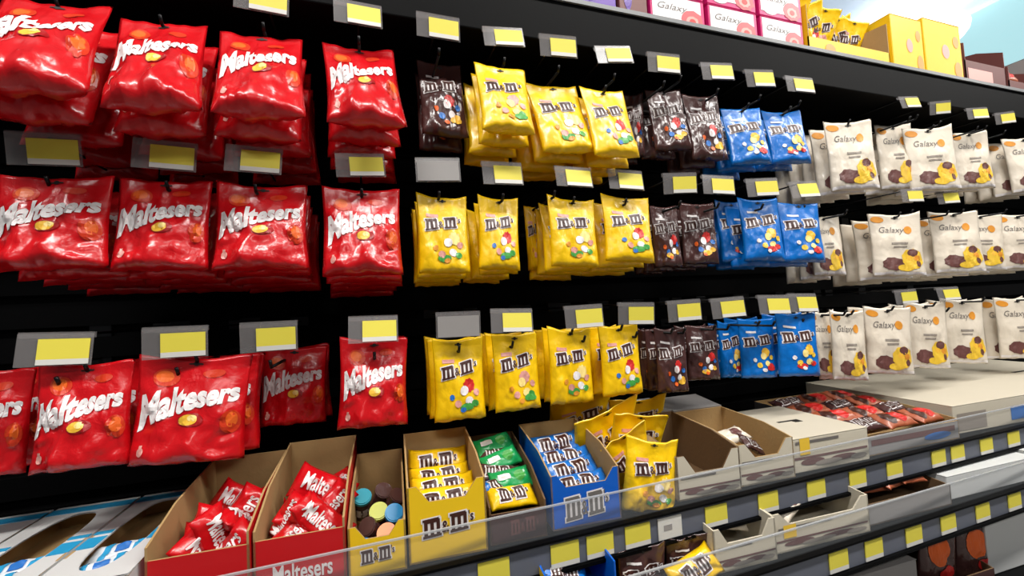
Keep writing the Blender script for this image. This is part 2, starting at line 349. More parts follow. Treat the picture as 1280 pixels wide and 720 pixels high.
# hook row, colour, front pouch box in the photo, depth of the front, stack length, roll, tilt, yaw
S = [
 (1, 'red', (-2, 4, 150, 108), .84, 5, .10, .55, 0), (1, 'red', (147, 30, 266, 134), .85, 5, .10, .52, 0), (1, 'red', (272, 46, 384, 142), .85, 5, .06, .5, 0), (1, 'red', (401, 60, 496, 155), .86, 5, .05, .42, 0),
 (2, 'red', (-2, 222, 148, 338), .84, 5, .03, .20, 0), (2, 'red', (149, 226, 270, 338), .85, 5, .0, .2, 0), (2, 'red', (270, 232, 388, 338), .85, 5, .0, .2, 0), (2, 'red', (402, 237, 502, 345), .85, 5, -.01, .2, 0),
 (3, 'red', (-70, 462, 50, 595), .90, 2, -.06, .05, 0), (3, 'red', (48, 455, 172, 586), .84, 2, -.02, .08, 0), (3, 'red', (175, 446, 320, 577), .84, 3, -.08, .08, 0), (3, 'red', (326, 434, 411, 530), .97, 2, -.04, .02, 0), (3, 'red', (425, 425, 511, 533), .85, 3, -.05, .05, 0),
 (1, 'brown', (520, 80, 577, 170), .93, 2, .0, .25, 0), (1, 'yellow', (592, 84, 657, 166), .84, 4, -.02, .30, 0), (1, 'yellow', (655, 108, 722, 190), .87, 4, .08, .28, 0), (1, 'yellow', (724, 113, 780, 196), .85, 4, .02, .25, 0),
 (1, 'brown', (778, 118, 804, 196), .93, 2, -.04, .1, -.5), (1, 'brown', (805, 113, 851, 188), .90, 2, .02, .18, -.2), (1, 'brown', (852, 120, 897, 200), .88, 3, .0, .15, -.2), (1, 'blue', (899, 136, 950, 206), .86, 3, .0, .2, -.25), (1, 'blue', (951, 140, 1001, 205), .86, 2, .0, .15, -.25),
 (1, 'cream', (1028, 152, 1089, 238), .84, 5, -.02, .08, -.45), (1, 'cream', (1092, 156, 1138, 237), .9, 2, -.03, .06, -.45), (1, 'cream', (1126, 160, 1190, 238), .85, 4, -.02, .08, -.45), (1, 'cream', (1185, 165, 1234, 236), .88, 3, -.02, .06, -.45), (1, 'cream', (1250, 172, 1305, 240), .86, 4, .02, .08, -.5),
 (2, 'yellow', (520, 246, 584, 342), .85, 4, -.02, .12, 0), (2, 'yellow', (597, 248, 648, 338), .86, 4, -.06, .12, 0), (2, 'yellow', (654, 258, 678, 338), .96, 1, .02, .05, -.3), (2, 'yellow', (684, 249, 743, 334), .85, 4, -.05, .12, 0), (2, 'yellow', (751, 247, 811, 328), .85, 4, -.06, .14, 0),
 (2, 'brown', (811, 258, 846, 334), .90, 3, -.02, .1, -.2), (2, 'brown', (848, 254, 892, 330), .89, 3, -.04, .1, -.2), (2, 'blue', (893, 252, 933, 328), .92, 2, -.03, .12, -.25), (2, 'blue', (921, 249, 972, 327), .86, 3, -.05, .14, -.25), (2, 'blue', (970, 254, 1022, 328), .84, 2, -.06, .14, -.25),
 (2, 'cream', (1008, 270, 1048, 345), .90, 3, -.02, .1, -.45), (2, 'cream', (1083, 268, 1150, 345), .85, 4, -.05, .08, -.45), (2, 'cream', (1158, 265, 1222, 341), .86, 4, -.03, .08, -.45), (2, 'cream', (1196, 268, 1252, 338), .9, 2, -.06, .06, -.45), (2, 'cream', (1240, 268, 1300, 336), .87, 3, -.02, .06, -.5),
 (3, 'yellow', (540, 424, 604, 525), .85, 3, -.01, .04, 0), (3, 'yellow', (614, 417, 671, 513), .85, 3, .0, .04, 0), (3, 'yellow', (684, 411, 738, 504), .85, 3, -.03, .04, 0), (3, 'yellow', (747, 407, 797, 494), .85, 3, .0, .04, 0),
 (3, 'brown', (796, 410, 820, 486), .93, 2, .0, .0, -.3), (3, 'brown', (817, 411, 856, 490), .86, 2, -.02, .04, -.2), (3, 'brown', (855, 407, 896, 475), .88, 2, -.03, .04, -.2), (3, 'blue', (896, 402, 925, 472), .93, 2, -.02, .04, -.25), (3, 'blue', (921, 398, 966, 472), .89, 2, -.04, .06, -.25), (3, 'blue', (968, 392, 1019, 470), .84, 2, -.05, .06, -.25),
 (3, 'cream', (1010, 390, 1042, 470), .9, 3, -.02, .05, -.45), (3, 'cream', (1036, 389, 1080, 475), .85, 2, -.05, .04, -.45), (3, 'cream', (1078, 384, 1138, 468), .85, 2, -.06, .04, -.45), (3, 'cream', (1128, 379, 1182, 460), .86, 2, -.05, .04, -.45), (3, 'cream', (1174, 374, 1228, 454), .89, 2, -.05, .04, -.45), (3, 'cream', (1240, 372, 1300, 448), .88, 3, -.02, .04, -.5),
]
cnt = {}; STK = []
for row, kind, b, Yd, n, roll, tilt, yaw in S:
    i = cnt[row, kind] = cnt.get((row, kind), 0) + 1
    T, sc = fit(DIM[kind], *b, Yd, tilt, yaw)
    gap = (0.056 if row < 3 else .05) if kind == 'red' else 0.041; droop = {1: 0.002, 2: 0.005, 3: 0.001}[row]
    nt = {1: .40, 2: .28, 3: 1}[row] if kind == 'red' and row < 3 else tilt
    for q in range(n):
        lab = ('front %s, %s %s stack from left, %s row' % (LOOK[kind], ORD[i - 1], kind, ROWN[row])) if q == 0 else ('%s pouch %s back in %s %s stack from left, %s hook row' % (kind, ORD[q], ORD[i - 1], kind, ROWN[row]))
        if q == 0: STK.append((row, kind, i, T.x, T.z))
        o = make_pouch(kind, i + q + row, lab, '%s pouches on the %s hook row' % (kind, ROWN[row]), q < 2)
        jx = random.uniform(-.006, .006) if q else 0
        o.location = T + Vector((jx, gap * q, random.uniform(-.004, .001) - droop * q if q else 0))
        o.rotation_mode = 'XYZ'
        M = Matrix.Rotation(yaw + (random.uniform(-.06, .06) if q else 0), 3, 'Z') @ Matrix.Rotation(-tilt * (1 - (.14 if kind == 'red' and row < 3 else 1 / max(n, 1)) * q), 3, 'X') @ Matrix.Rotation(-roll * (1 if q == 0 else random.uniform(-.3, 1)), 3, 'Y')
        o.rotation_euler = M.to_euler(); o.scale = sc

# ------------------------------------------------------------------ peg hooks with ticket pockets
bm = bmesh.new(); tube(bm, (0, 0.0, -0.052), (0, 0.355, -0.052), 0.0028); tube(bm, (0, 0.0, -0.052), (0, -0.008, -0.040), 0.0028); ARM = mesh('peg_arm', bm, ['wire_black'])
bm = bmesh.new(); tube(bm, (0, 0.0, 0.022), (0, 0.355, 0.022), 0.0022); ARM2 = mesh('label_arm', bm, ['wire_black'])
bm = bmesh.new(); box(bm, (-0.02, 0.352, -0.065), (0.02, 0.358, 0.035), 0, 0.002); PLATE = mesh('back_plate', bm, ['wire_black'], False)
bm = bmesh.new(); box(bm, (-0.043, -0.008, -0.024), (0.043, -0.0065, 0.024)); box(bm, (-0.043, -0.0065, 0.018), (0.043, 0.0, 0.0265)); POCKET = mesh('ticket_pocket', bm, ['clear_plastic'], False)
bm = bmesh.new(); box(bm, (-0.019, -0.0098, -0.014), (0.040, -0.0086, 0.016), 0); box(bm, (-0.019, -0.0098, -0.022), (0.040, -0.0086, -0.014), 1); CARD = mesh('price_ticket', bm, ['ticket_yellow', 'ticket_white'], False)
bm = bmesh.new(); box(bm, (-0.040, -0.0098, -0.022), (0.040, -0.0086, 0.018), 0); BLANK = mesh('price_ticket', bm, ['grey_card'], False)
TAGS = {1: [(328, 6), (448, 30), (548, 40), (630, 56), (698, 66), (768, 79), (830, 90), (897, 99), (950, 107), (1000, 115), (1137, 133), (1175, 139), (1222, 147), (1256, 150)],
        2: [(57, 194), (207, 203), (318, 207), (451, 211), (548, 216), (628, 221), (717, 227), (782, 229), (850, 235), (898, 236), (953, 239), (1005, 242), (1140, 248), (1185, 250)],
        3: [(70, 437), (220, 428), (337, 427), (467, 415), (573, 405), (640, 404), (730, 396), (795, 391), (855, 388), (910, 385), (967, 379), (1003, 377), (1132, 370), (1185, 366)]}
for row, L in TAGS.items():
    zr = {1: 0.565, 2: 0.275, 3: -0.027}[row]
    for i, (x, y) in enumerate(L):
        p = P(x, y, 0.83)
        t = empty('peg_hook', (p.x, 0.838, CZ + zr)); blank = (row, i) in ((2, 4), (3, 4))
        tag(t, '%s, %s from left on the %s hook row' % ('peg hook with blank grey ticket' if blank else 'peg hook with yellow ticket', ORD[i], ROWN[row]), 'hook', 'peg hooks on the %s row' % ROWN[row])
        put('peg_arm', ARM, t); put('label_arm', ARM2, t); put('back_plate', PLATE, t)
        h = put('ticket_pocket', POCKET, t); put('price_ticket', BLANK if blank else CARD, h)
        h.rotation_euler = (random.uniform(-.25, .1), random.uniform(-.05, .05), -0.25 * max(0, p.x) / 1.2 + random.uniform(-.1, .1)); h.location = (0, -0.004, 0); h.scale = (.72, 1, .85) if x > 1100 else (1, 1, 1)

HK = {row: [P(x, y, .83).x for x, y in L] for row, L in TAGS.items()}
for row, kind, i, x, z in STK:
    if min(abs(x - q) for q in HK[row]) > 0.022:
        t = empty('peg_hook', (x, 0.838, z + 0.043)); tag(t, 'bare black peg hook holding the %s %s stack from left, %s row' % (ORD[i - 1], kind, ROWN[row]), 'hook', 'peg hooks on the %s row' % ROWN[row])
        put('peg_arm', ARM, t); put('back_plate', PLATE, t)

# ------------------------------------------------------------------ display boxes
def panel(pts, inward, th, mo, mi_):
    """a cardboard sheet: polygon pts on the outside, thickened towards `inward`"""
    bm = bmesh.new(); inward = Vector(inward) * th
    a = [bm.verts.new(p) for p in pts]; b = [bm.verts.new(Vector(p) + inward) for p in pts]
    n = len(pts)
    bm.faces.new(a).material_index = 0; bm.faces.new(b[::-1]).material_index = 1
    for i in range(n): bm.faces.new((a[i], b[i], b[(i + 1) % n], a[(i + 1) % n])).material_index = 1
    return mesh('panel', bm, [mo, mi_], False)
def open_box(label, x0, x1, y, z, d, hb, hf, card, inner='cardboard', yaw=-0.06, notch=0.0, mid=None, art=None, name='display_box', group='open display boxes', flap=None, side_front=None, th=0.003):
    w = x1 - x0; t = empty(name, ((x0 + x1) / 2, y, z + 0.001), yaw); tag(t, label, 'box', group)
    h = w / 2; hm = mid if mid is not None else hf; sf_ = side_front or hf
    put('base', panel([(-h, 0, 0), (h, 0, 0), (h, d, 0), (-h, d, 0)], (0, 0, 1), th, card, inner), t)
    put('back_panel', panel([(-h, d, 0), (h, d, 0), (h, d, hb), (-h, d, hb)], (0, -1, 0), th, card, inner), t)
    for s in (-1, 1):
        put('side_panel', panel([(s * h, 0, 0), (s * h, d, 0), (s * h, d, hb), (s * h, d * .35, hb * .5 + sf_ * .5 + .004), (s * h, 0.0, sf_)], (-s, 0, 0), th, card, inner), t)
    if notch: pr = [(-h, 0), (h, 0), (h, hf), (h - notch * .6, hf), (h - notch, hf - (hf - hm) * .5), (h - notch * 1.4, hm), (-h + notch * 1.4, hm), (-h + notch, hf - (hf - hm) * .5), (-h + notch * .6, hf), (-h, hf)]
    else: pr = [(-h, 0), (h, 0), (h, hm), (-h, hm)]
    fp = put('front_panel', panel([(x, 0, q) for x, q in pr], (0, 1, 0), th, card, inner), t)
    if art:
        sfl = lambda u, v, side=1, off=0.0: Vector((h * u, -off, hm * (1 - v)))
        for nm, layers in art: put(nm, decal(sfl, nm, layers, 0), fp)
    if flap:
        put('lid_flap', panel([(-h, d, hb), (h, d, hb), (h, d + flap[0], hb + flap[1]), (-h, d + flap[0], hb + flap[1])], (0, -.3, 1), th, flap[2], flap[2]), t)
    return t
def in_box(t, x, y, z): return Matrix.Translation(t.location) @ Matrix.Rotation(t.rotation_euler.z, 4, 'Z') @ Vector((x, y, z))
mm_art = lambda cy=.5, W=1.2, H=.42, rot=.05, c='brown_print': [('lettering', [(mms(0, cy, W, H, .03, rot), 'white_print', .0006), (mms(0, cy, W, H, 0, rot), c, .0011)])]
Yb = 0.715
# packets
PK = {}
def packet_kind(k):
    if k in PK: return PK[k]
    foilm, art_, dim = {
        'yellow': ('yellow_foil', 'mm', (.112, .052, .022)), 'blue': ('blue_foil', 'mm', (.112, .052, .022)), 'green': ('green_foil', 'pic', (.10, .05, .024)),
        'red': ('red_foil', 'red', (.10, .052, .026)), 'white': ('white_foil', 'stripe', (.10, .05, .026)), 'brown': ('brown_foil', 'mmw', (.10, .048, .022)),
        'cream': ('cream_foil', 'pic2', (.10, .05, .022)), 'orange': ('orange_foil', 'pic3', (.11, .06, .022))}[k]
    V = []
    for q in range(2):
        sf = Surf(*dim, 10 + hash_(k) + q * .5, 'flow', 1.0)
        parts = [('body', skin(sf, 'sweet_packet', foilm, 18, 12))]
        if art_ in ('mm', 'mmw'): parts.append(('lettering', decal(sf, 'lettering', [(mms(0, .5, 1.25, .56, .035, .08), 'white_print', .0012), (mms(0, .5, 1.25, .56, 0, .08), 'brown_print', .002)])))
        if art_ == 'red': parts.append(('lettering', decal(sf, 'lettering', [(text('Maltesers', 0, .5, 1.5, .5, .02), 'white_print', .0014)])))
        if art_ == 'pic': parts.append(('picture_print', decal(sf, 'picture_print', [(disc(.35, .5, .25, .25), 'green_print', .001), (rect(-.7, .35, -.1, .6), 'white_print', .0014)])))
        if art_ == 'stripe': parts.append(('stripe_print', decal(sf, 'stripe_print', [(rect(-.55, 0.02, -.35, .98) + rect(.3, .02, .5, .98), 'skyblue_print', .0012), (rect(-.2, .35, .2, .6), 'blue_print', .0014)])))
        if art_ == 'pic2': parts.append(('picture_print', decal(sf, 'picture_print', [(disc(.3, .5, .3, .3), 'plum_print', .001)])))
        if art_ == 'pic3': parts.append(('picture_print', decal(sf, 'picture_print', [(disc(.2, .5, .4, .35), 'red_print', .001), (disc(-.5, .5, .3, .4), 'brown_print', .001)])))
        V.append(parts)
    PK[k] = V; return V
def hash_(s): return sum(ord(c) for c in s) % 17
def packet(k, loc, rot, label, group, sc=1.0, v=0):
    parts = packet_kind(k)[v % 2]; o = put('sweet_packet', parts[0][1]); tag(o, label, 'packet', group)
    for n, me in parts[1:]: put(n, me, o)
    o.location = loc; o.rotation_euler = rot; o.scale = (sc, sc, sc) if not isinstance(sc, tuple) else sc
    return o
# red treat boxes at the left
r1 = open_box('red display box with brown inside, left of the two red boxes', -.288, -.165, Yb, ZA, .235, .145, .102, 'red_card', 'cardboard', mid=.084)
r2 = open_box('red display box with brown inside, right of the two red boxes', -.162, -.040, Yb, ZA, .235, .155, .096, 'red_card', 'cardboard', mid=.082,
    art=[('lettering', [(text('Maltesers', .05, .62, 1.3, .3, .02), 'white_print', .0008)])])
for i, (x, y, z, rx, ry, rz) in enumerate([(-.014, .045, .052, -.7, 1.1, .3), (.024, .05, .055, -.5, -.9, -.4), (-.004, .085, .066, -.9, .3, .4), (.016, .12, .078, -.4, -.9, .3), (.008, .155, .086, -.6, .5, -.2), (-.02, .12, .05, -1.1, 1.0, .0), (.02, .175, .07, -.8, -.4, .2), (.0, .06, .075, -.3, 1.3, .6), (-.022, .08, .07, -.2, -1.2, .1), (.026, .085, .078, -1.2, .7, .9)]):
    packet('red', in_box(r1, x, y, z), (rx, ry, rz), 'small red treat packet in the left red box, %s from the front' % ORD[i], 'red treat packets in the left red box', .92, i)
for i, (x, y, z, rx, ry, rz, s) in enumerate([(.024, .05, .072, -.6, .75, -.2, .95), (-.024, .04, .06, -.8, -.5, .4, .85), (-.016, .075, .062, -1.0, .9, .1, .9), (.016, .12, .098, -.6, .55, .0, 1.1), (.02, .165, .082, -.9, -.3, .3, .9), (.002, .055, .078, -.3, 1.25, .5, .8), (-.028, .06, .085, -.9, -1.0, .2, .75), (.03, .085, .082, -.5, -.6, .5, .85)]):
    packet('red', in_box(r2, x, y, z), (rx, ry, rz), 'small red treat packet in the right red box, %s from the front' % ORD[i], 'red treat packets in the right red box', s * .95, i)
# small yellow box of capped tubes
b3 = open_box('small yellow display box full of brown tubes with coloured caps', -.037, .048, Yb, ZA, .20, .125, .075, 'yellow_card', 'cardboard', notch=.018, mid=.055, art=mm_art(.45, 1.15, .36))
def tube_mesh():
    bm = bmesh.new()
    prof = [(.0, .0), (.0145, .0), (.0155, .004), (.0155, .06), (.0145, .062)]
    n = 20; rings = []
    for r, z in prof: rings.append([bm.verts.new((r * math.cos(2 * math.pi * k / n), r * math.sin(2 * math.pi * k / n), z)) for k in range(n)] if r else [bm.verts.new((0, 0, z))])
    for a, b in zip(rings, rings[1:]):
        for k in range(n):
            if len(a) == 1: bm.faces.new((a[0], b[k], b[(k + 1) % n]))
            else: bm.faces.new((a[k], a[(k + 1) % n], b[(k + 1) % n], b[k]))
    return mesh('sweet_tube', bm, ['brown_foil'])
TUBE = tube_mesh(); CAPS = {}
def cap(m):
    if m not in CAPS:
        bm = bmesh.new(); tube(bm, (0, 0, .062), (0, 0, .074), .0175, 24)
        bmesh.ops.bevel(bm, geom=[e for e in bm.edges if abs(e.verts[0].co.z - e.verts[1].co.z) < 1e-6], offset=.002, segments=2, affect='EDGES'); CAPS[m] = mesh('cap', bm, [m], False)
    return CAPS[m]
TW = {}
def tube_text():
    sf = lambda u, v, side=1, off=0.0: Vector((.0158 * math.sin(u * 1.1), -.0158 * math.cos(u * 1.1) - off, .055 - .045 * v))
    if 'm' not in TW: TW['m'] = decal(sf, 'lettering', [(mms(0, .5, 1.4, .5, .03, .05), 'white_print', .0006)], .15)
    return TW['m']
for i, (px, py, Yd, m, dx, dz, where) in enumerate([(483, 665, .748, 'orange_plastic', -.1, .75, 'at the front middle'), (493, 640, .775, 'azure_plastic', .1, .7, 'at the right'), (473, 638, .785, 'lime_plastic', -.1, .8, 'in the centre'), (453, 620, .815, 'teal_plastic', .05, .9, 'at the back left'),
        (458, 658, .765, 'brown_foil', -.5, .7, 'in the front left corner'), (480, 612, .83, 'brown_foil', .3, .9, 'at the back middle'), (498, 618, .80, 'brown_foil', .5, 1.2, 'at the back right'), (455, 686, .735, 'azure_plastic', -.3, .5, 'low behind the front panel')]):
    o = put('sweet_tube', TUBE); nm = {'orange_plastic': 'orange', 'azure_plastic': 'bright blue', 'teal_plastic': 'teal', 'lime_plastic': 'lime', 'brown_foil': 'brown'}[m]
    tag(o, 'brown tube with %s cap in the small yellow box, %s' % (nm, where), 'tube', 'capped tubes in the small yellow box')
    put('cap', cap(m), o); put('lettering', tube_text(), o)
    d_ = Vector((dx, -.7, dz)).normalized(); q_ = d_.to_track_quat('Z', 'Y')
    o.scale = (.88, .88, .8); o.rotation_mode = 'QUATERNION'; o.rotation_quaternion = q_; o.location = P(px, py, Yd) - d_ * .059
# tall yellow box of packets
b4 = open_box('tall yellow display box with notched front, full of yellow packets', .052, .178, Yb, ZA, .195, .152, .118, 'yellow_card', 'cardboard', notch=.024, mid=.092, art=mm_art(.42, 1.3, .32, .06))
for i, (y, z, rx, rz) in enumerate([(.03, .075, -.7, .03), (.07, .08, -.75, .02), (.115, .083, -.8, .05), (.155, .10, -.5, -.04)]):
    packet('yellow', in_box(b4, .0, y, z), (rx, 0.03, rz - .06), 'yellow packet in the tall yellow box, %s from the front' % ORD[i], 'yellow packets in the tall yellow box', 1.0, i)
# brown tray of green packets
b5 = open_box('dark brown display tray of green packets beside the tall yellow box', .184, .284, Yb, ZA, .225, .12, .062, 'brown_card', 'dark_cardboard', yaw=-.08, mid=.05,
    art=[('lettering', [(mms(.2, .5, 1.0, .5, .0, .05), 'plum_print', .0008)])])
for i, (k, x, y, z, rx, ry, rz) in enumerate([('yellow', .0, .04, .058, -1.0, .1, .1), ('green', .008, .075, .075, -.9, .0, .1), ('brown', -.012, .095, .08, -1.0, .15, -.2), ('green', .0, .125, .095, -.9, -.15, .2), ('blue', -.015, .07, .066, -1.1, .1, .5), ('green', -.005, .17, .113, -.95, -.1, .1), ('brown', .0, .15, .095, -1., .1, -.1)]):
    packet(k, in_box(b5, x, y, z), (rx, ry, rz), '%s packet in the brown tray, %s from the front' % (k, ['frontmost', 'first green', 'first brown', 'second green', 'only blue', 'backmost green', 'backmost brown'][i]), 'packets in the brown tray', .82, i)
# blue box
b6 = open_box('blue display box with white-edged lettering, full of blue packets', .298, .432, Yb, ZA, .195, .138, .094, 'blue_card', 'cardboard', yaw=-.06, notch=.02, mid=.072, art=mm_art(.5, 1.25, .55, .1, 'slate_print'))
for i, (y, z, rx, rz) in enumerate([(.03, .056, -.9, .0), (.066, .07, -.9, .12), (.105, .08, -1.0, -.06), (.15, .096, -.8, .05)]):
    packet('blue', in_box(b6, .0, y, z), (rx, -.02, rz - .06), 'blue packet in the blue display box, %s from the front' % ORD[i], 'blue packets in the blue box', 1.05, i)
# loose yellow pouches
for i, (b, Yd, tilt, yaw, roll, where) in enumerate([((783, 549, 848, 638), .732, .02, -.1, -.16, 'standing at the shelf edge beside the blue box'), ((722, 512, 796, 590), .84, -.45, .25, .25, 'lying behind the blue box'), ((768, 518, 836, 580), .81, -.45, -.3, -.1, 'lying just behind the standing one'),
        ((762, 497, 832, 545), .93, -.5, -.2, .1, 'lying farthest back'), ((690, 498, 765, 545), .96, -.5, .1, .1, 'lying by the back panel, leftmost'), ((752, 543, 806, 612), .775, -.4, .2, .45, 'leaning between blue box and standing pouch')]):
    T, s = fit(DIM['yellow'], *b, Yd, tilt, yaw)
    o = make_pouch('yellow', i, 'loose yellow pouch %s' % where, 'loose yellow pouches on the shelf'); o.location = T
    o.scale = (s[0], 1.5, s[2])
    o.rotation_euler = (Matrix.Rotation(yaw, 3, 'Z') @ Matrix.Rotation(-tilt, 3, 'X') @ Matrix.Rotation(-roll, 3, 'Y')).to_euler()
# cream boxes
swirl = [('picture_print', [(rect(-.95, .55, .95, .62) + disc(-.5, .72, .3, .1) + disc(.3, .75, .35, .09), 'plum_print', .0007), (disc(-.1, .8, .35, .08) + disc(.7, .8, .22, .08), 'grey_print', .001), (rect(-.9, .1, .2, .18), 'slate_print', .0008)])]
c1 = open_box('empty cream display box with dark brown inside beside the yellow pouches', .566, .716, Yb, ZA, .22, .112, .085, 'cream_card', 'dark_cardboard', notch=.03, mid=.05, art=swirl, group='cream display boxes', flap=(.10, .012, 'grey_card'))
c2 = open_box('cream display box holding one last brown and white packet', .722, .866, Yb, ZA, .21, .108, .085, 'cream_card', 'cardboard', notch=.03, mid=.055, art=swirl, group='cream display boxes', flap=(.10, .012, 'grey_card'))
packet('brown', in_box(c2, .01, .05, .06), (-.9, .5, .2), 'brown packet left in the second cream box', 'packets in the second cream box', .8)
packet('cream', in_box(c2, -.01, .09, .072), (-1.2, -.1, .1), 'cream packet left in the second cream box', 'packets in the second cream box', .9)
def closed_box(label, x0, x1, y, z, d, h, card, top=None, art=None, group='cream display boxes', yaw=-.05, slit=True, name='carton', slope=0.0):
    w = x1 - x0; t = empty(name, ((x0 + x1) / 2, y, z + .001), yaw); tag(t, label, 'box', group); hw = w / 2
    bm = bmesh.new(); box(bm, (-hw, 0, 0), (hw, d, h - .002), 0, .002); put('body', mesh('body', bm, [card], False), t)
    bm = bmesh.new(); box(bm, (-hw - .0005, -.0005, h - .002), (hw + .0005, d, h), 0, .0008); lid = put('lid', mesh('lid', bm, [top or card], False), t)
    if slit:
        bm = bmesh.new(); box(bm, (-hw * .25, d * .45, h + .0002), (hw * .3, d * .48, h + .0008)); box(bm, (hw * .1, d * .40, h + .0002), (hw * .3, d * .45, h + .0008)); put('lid_slot', mesh('lid_slot', bm, ['black_print'], False), lid)
    if art:
        sfl = lambda u, v, side=1, off=0.0: Vector((hw * u, -off, h * (1 - v)))
        for nm, layers in art: put(nm, decal(sfl, nm, layers, 0), t)
    return t
yel = [('picture_print', [(rect(-.8, .02, -.55, .5), 'yellow_print', .0009)] + swirl[0][1])]
closed_box('closed cream carton with a slit lid, right of the open cream boxes', .872, 1.10, Yb, ZA, .24, .075, 'cream_card', art=yel)
o5 = open_box('low cardboard tray of orange and red pictured packets on the box shelf', 1.11, 1.44, Yb, ZA, .32, .07, .05, 'grey_card', 'cardboard', yaw=-.04, mid=.045, group='trays on the box shelf', art=[('picture_print', [(rect(-.9, .2, .9, .5), 'plum_print', .0007), (disc(.5, .6, .3, .2), 'blue_print', .001)])])
for i in range(12):
    cx, cy = i % 3, i // 3
    packet('orange' if (i + cy) % 3 else 'brown', in_box(o5, -.10 + cx * .105, .05 + cy * .07, .055 + .004 * cy), (-1.25, .05 * (cx - 1), .1 * ((i * 7) % 3 - 1)), '%s packet lying in the low tray, row %s, %s from left' % ('orange' if (i + cy) % 3 else 'brown', ORD[cy], ORD[cx]), 'packets in the low tray', 1.0, i)
closed_box('wide flat cream carton at the right end of the box shelf', 1.46, 1.98, Yb, ZA, .42, .075, 'cream_card', art=[('picture_print', [(rect(-.95, .3, -.5, .9), 'grey_print', .0008), (rect(-.1, .35, .3, .85), 'blue_print', .0008)])], slit=False)
closed_box('flat cream carton beyond the wide one, at the frame edge', 2.0, 2.5, Yb, ZA, .42, .07, 'cream_card', slit=True)
# blue and white striped trays at the left
def striped(label, x0, x1):
    d, H = .30, .08; t = open_box(label, x0, x1, .70, ZA, d, H, H, 'white_card', 'cardboard', yaw=-.02, group='blue and white trays')
    h = (x1 - x0) / 2; bm = bmesh.new(); n = 40; cy = d * .48; A = []; B = []
    for k in range(n):
        a_ = 2 * math.pi * k / n; c_, s_ = math.cos(a_), math.sin(a_)
        A.append((h * .56 * abs(c_) ** .7 * (1 if c_ > 0 else -1), cy + d * .38 * abs(s_) ** .85 * (1 if s_ > 0 else -1)))
        m_ = 1 / max(abs(c_), abs(s_)); B.append((h * c_ * m_, d * .5 + d * .5 * s_ * m_))
    for z in (H + .001, H + .003):
        r1_ = [bm.verts.new((x, y, z)) for x, y in A]; r2_ = [bm.verts.new((x, y, z)) for x, y in B]
        for k in range(n): bm.faces.new((r1_[k], r1_[(k + 1) % n], r2_[(k + 1) % n], r2_[k]))
    put('inner_tray', boxmesh('inner_tray', (-h + .004, .004, .046), (h - .004, d - .004, .049), 'cardboard'), t)
    tp = put('top_panel', mesh('top_panel', bm, ['white_card'], False), t)
    bm = bmesh.new()
    for s_ in (-1, 1):
        for a_, b_ in ((.10, .135), (.145, .155)): box(bm, (min(s_ * h, s_ * h * .58), a_, H + .0032), (max(s_ * h, s_ * h * .58), b_, H + .0040))
    box(bm, (-h, d * .885, H + .0032), (h, d * .96, H + .0040))
    put('stripe_print', mesh('stripe_print', bm, ['skyblue_print'], False), tp)
    return t
for nm, a, b in (('leftmost', -.66, -.535), ('middle', -.53, -.41), ('right', -.405, -.297)):
    t = striped('blue and white striped tray with brown inside, %s of the three' % nm, a, b)
    for i in range(2): packet('white', in_box(t, 0, .06 + i * .05, .064 - .002 * i), (-1.3, .1 * (i - 1), .15 * (1 - i)), 'white and blue packet in the %s striped tray, %s from the front' % (nm, ORD[i]), 'white and blue packets in the striped trays', .88, i)

# ------------------------------------------------------------------ shelf tickets
def ticket(px, py, z, white, label, yf=YF):
    p = P(px, py, yf - .008); t = put('shelf_ticket', TICKW if white else TICK); t.location = (p.x, yf - .0078, z - .0225); tag(t, label, 'ticket', 'tickets on the shelf edges')
bm = bmesh.new(); box(bm, (-.026, -.001, -.011), (.026, .001, .019), 0); box(bm, (-.026, -.001, -.019), (.026, .001, -.011), 1); TICK = mesh('shelf_ticket', bm, ['ticket_yellow', 'ticket_white'], False)
bm = bmesh.new(); box(bm, (-.026, -.001, -.019), (.026, .001, .019), 0); box(bm, (-.014, -.0014, -.004), (.004, -.001, .006), 1); TICKW = mesh('shelf_ticket', bm, ['ticket_white', 'grey_card'], False)
for i, (x, y) in enumerate([(617, 705), (706, 684), (750, 675), (797, 663), (837, 652), (895, 637), (960, 621), (1020, 606), (1072, 594), (1118, 582), (1173, 568), (1197, 563), (1233, 554), (1267, 545)]):
    ticket(x, y, ZA, i == 4, 'white shelf ticket below the empty cream box' if i == 4 else 'yellow shelf ticket, %s from the left on the upper shelf edge' % ORD[i])
for i, (x, y) in enumerate([(1048, 695), (1092, 680), (1142, 663), (1185, 648), (1228, 633), (1268, 622)]):
    ticket(x, y, ZB, False, 'yellow shelf ticket, %s from the left on the lower shelf edge' % ORD[i], YFB)

# ------------------------------------------------------------------ second shelf
Y2 = .658
X2 = lambda px, py: P(px, py, Y2).x
d1 = open_box('yellow and blue display box low on the second shelf, at the bottom edge', X2(682, 725), X2(768, 705), Y2, ZB, .2, .085, .078, 'yellow_card', 'blue_card', group='boxes on the second shelf', mid=.04)
for i in range(3): packet(['blue', 'brown', 'yellow'][i], in_box(d1, [-.018, .02, .0][i], .035 + .035 * i, .056 + .012 * i), (-.9, [.3, -.3, .1][i], 0), '%s packet in the low yellow box on the second shelf' % ['blue', 'brown', 'yellow'][i], 'packets in the low yellow box', .8)
for i, (b, Yd, tl) in enumerate([((772, 684, 832, 752), .685, -.2), ((832, 667, 892, 735), .685, -.16), ((800, 650, 858, 725), .80, -.12)]):
    T, sc = fit(DIM['brown'], *b, Yd, tl, -.1)
    o = make_pouch('brown', i, 'brown pouch on the second shelf, %s' % ['left of the two in front', 'right of the two in front', 'behind the other two'][i], 'brown pouches on the second shelf')
    o.location = T; o.scale = sc; o.rotation_euler = (-tl, .05 * (i - 1), -.1)
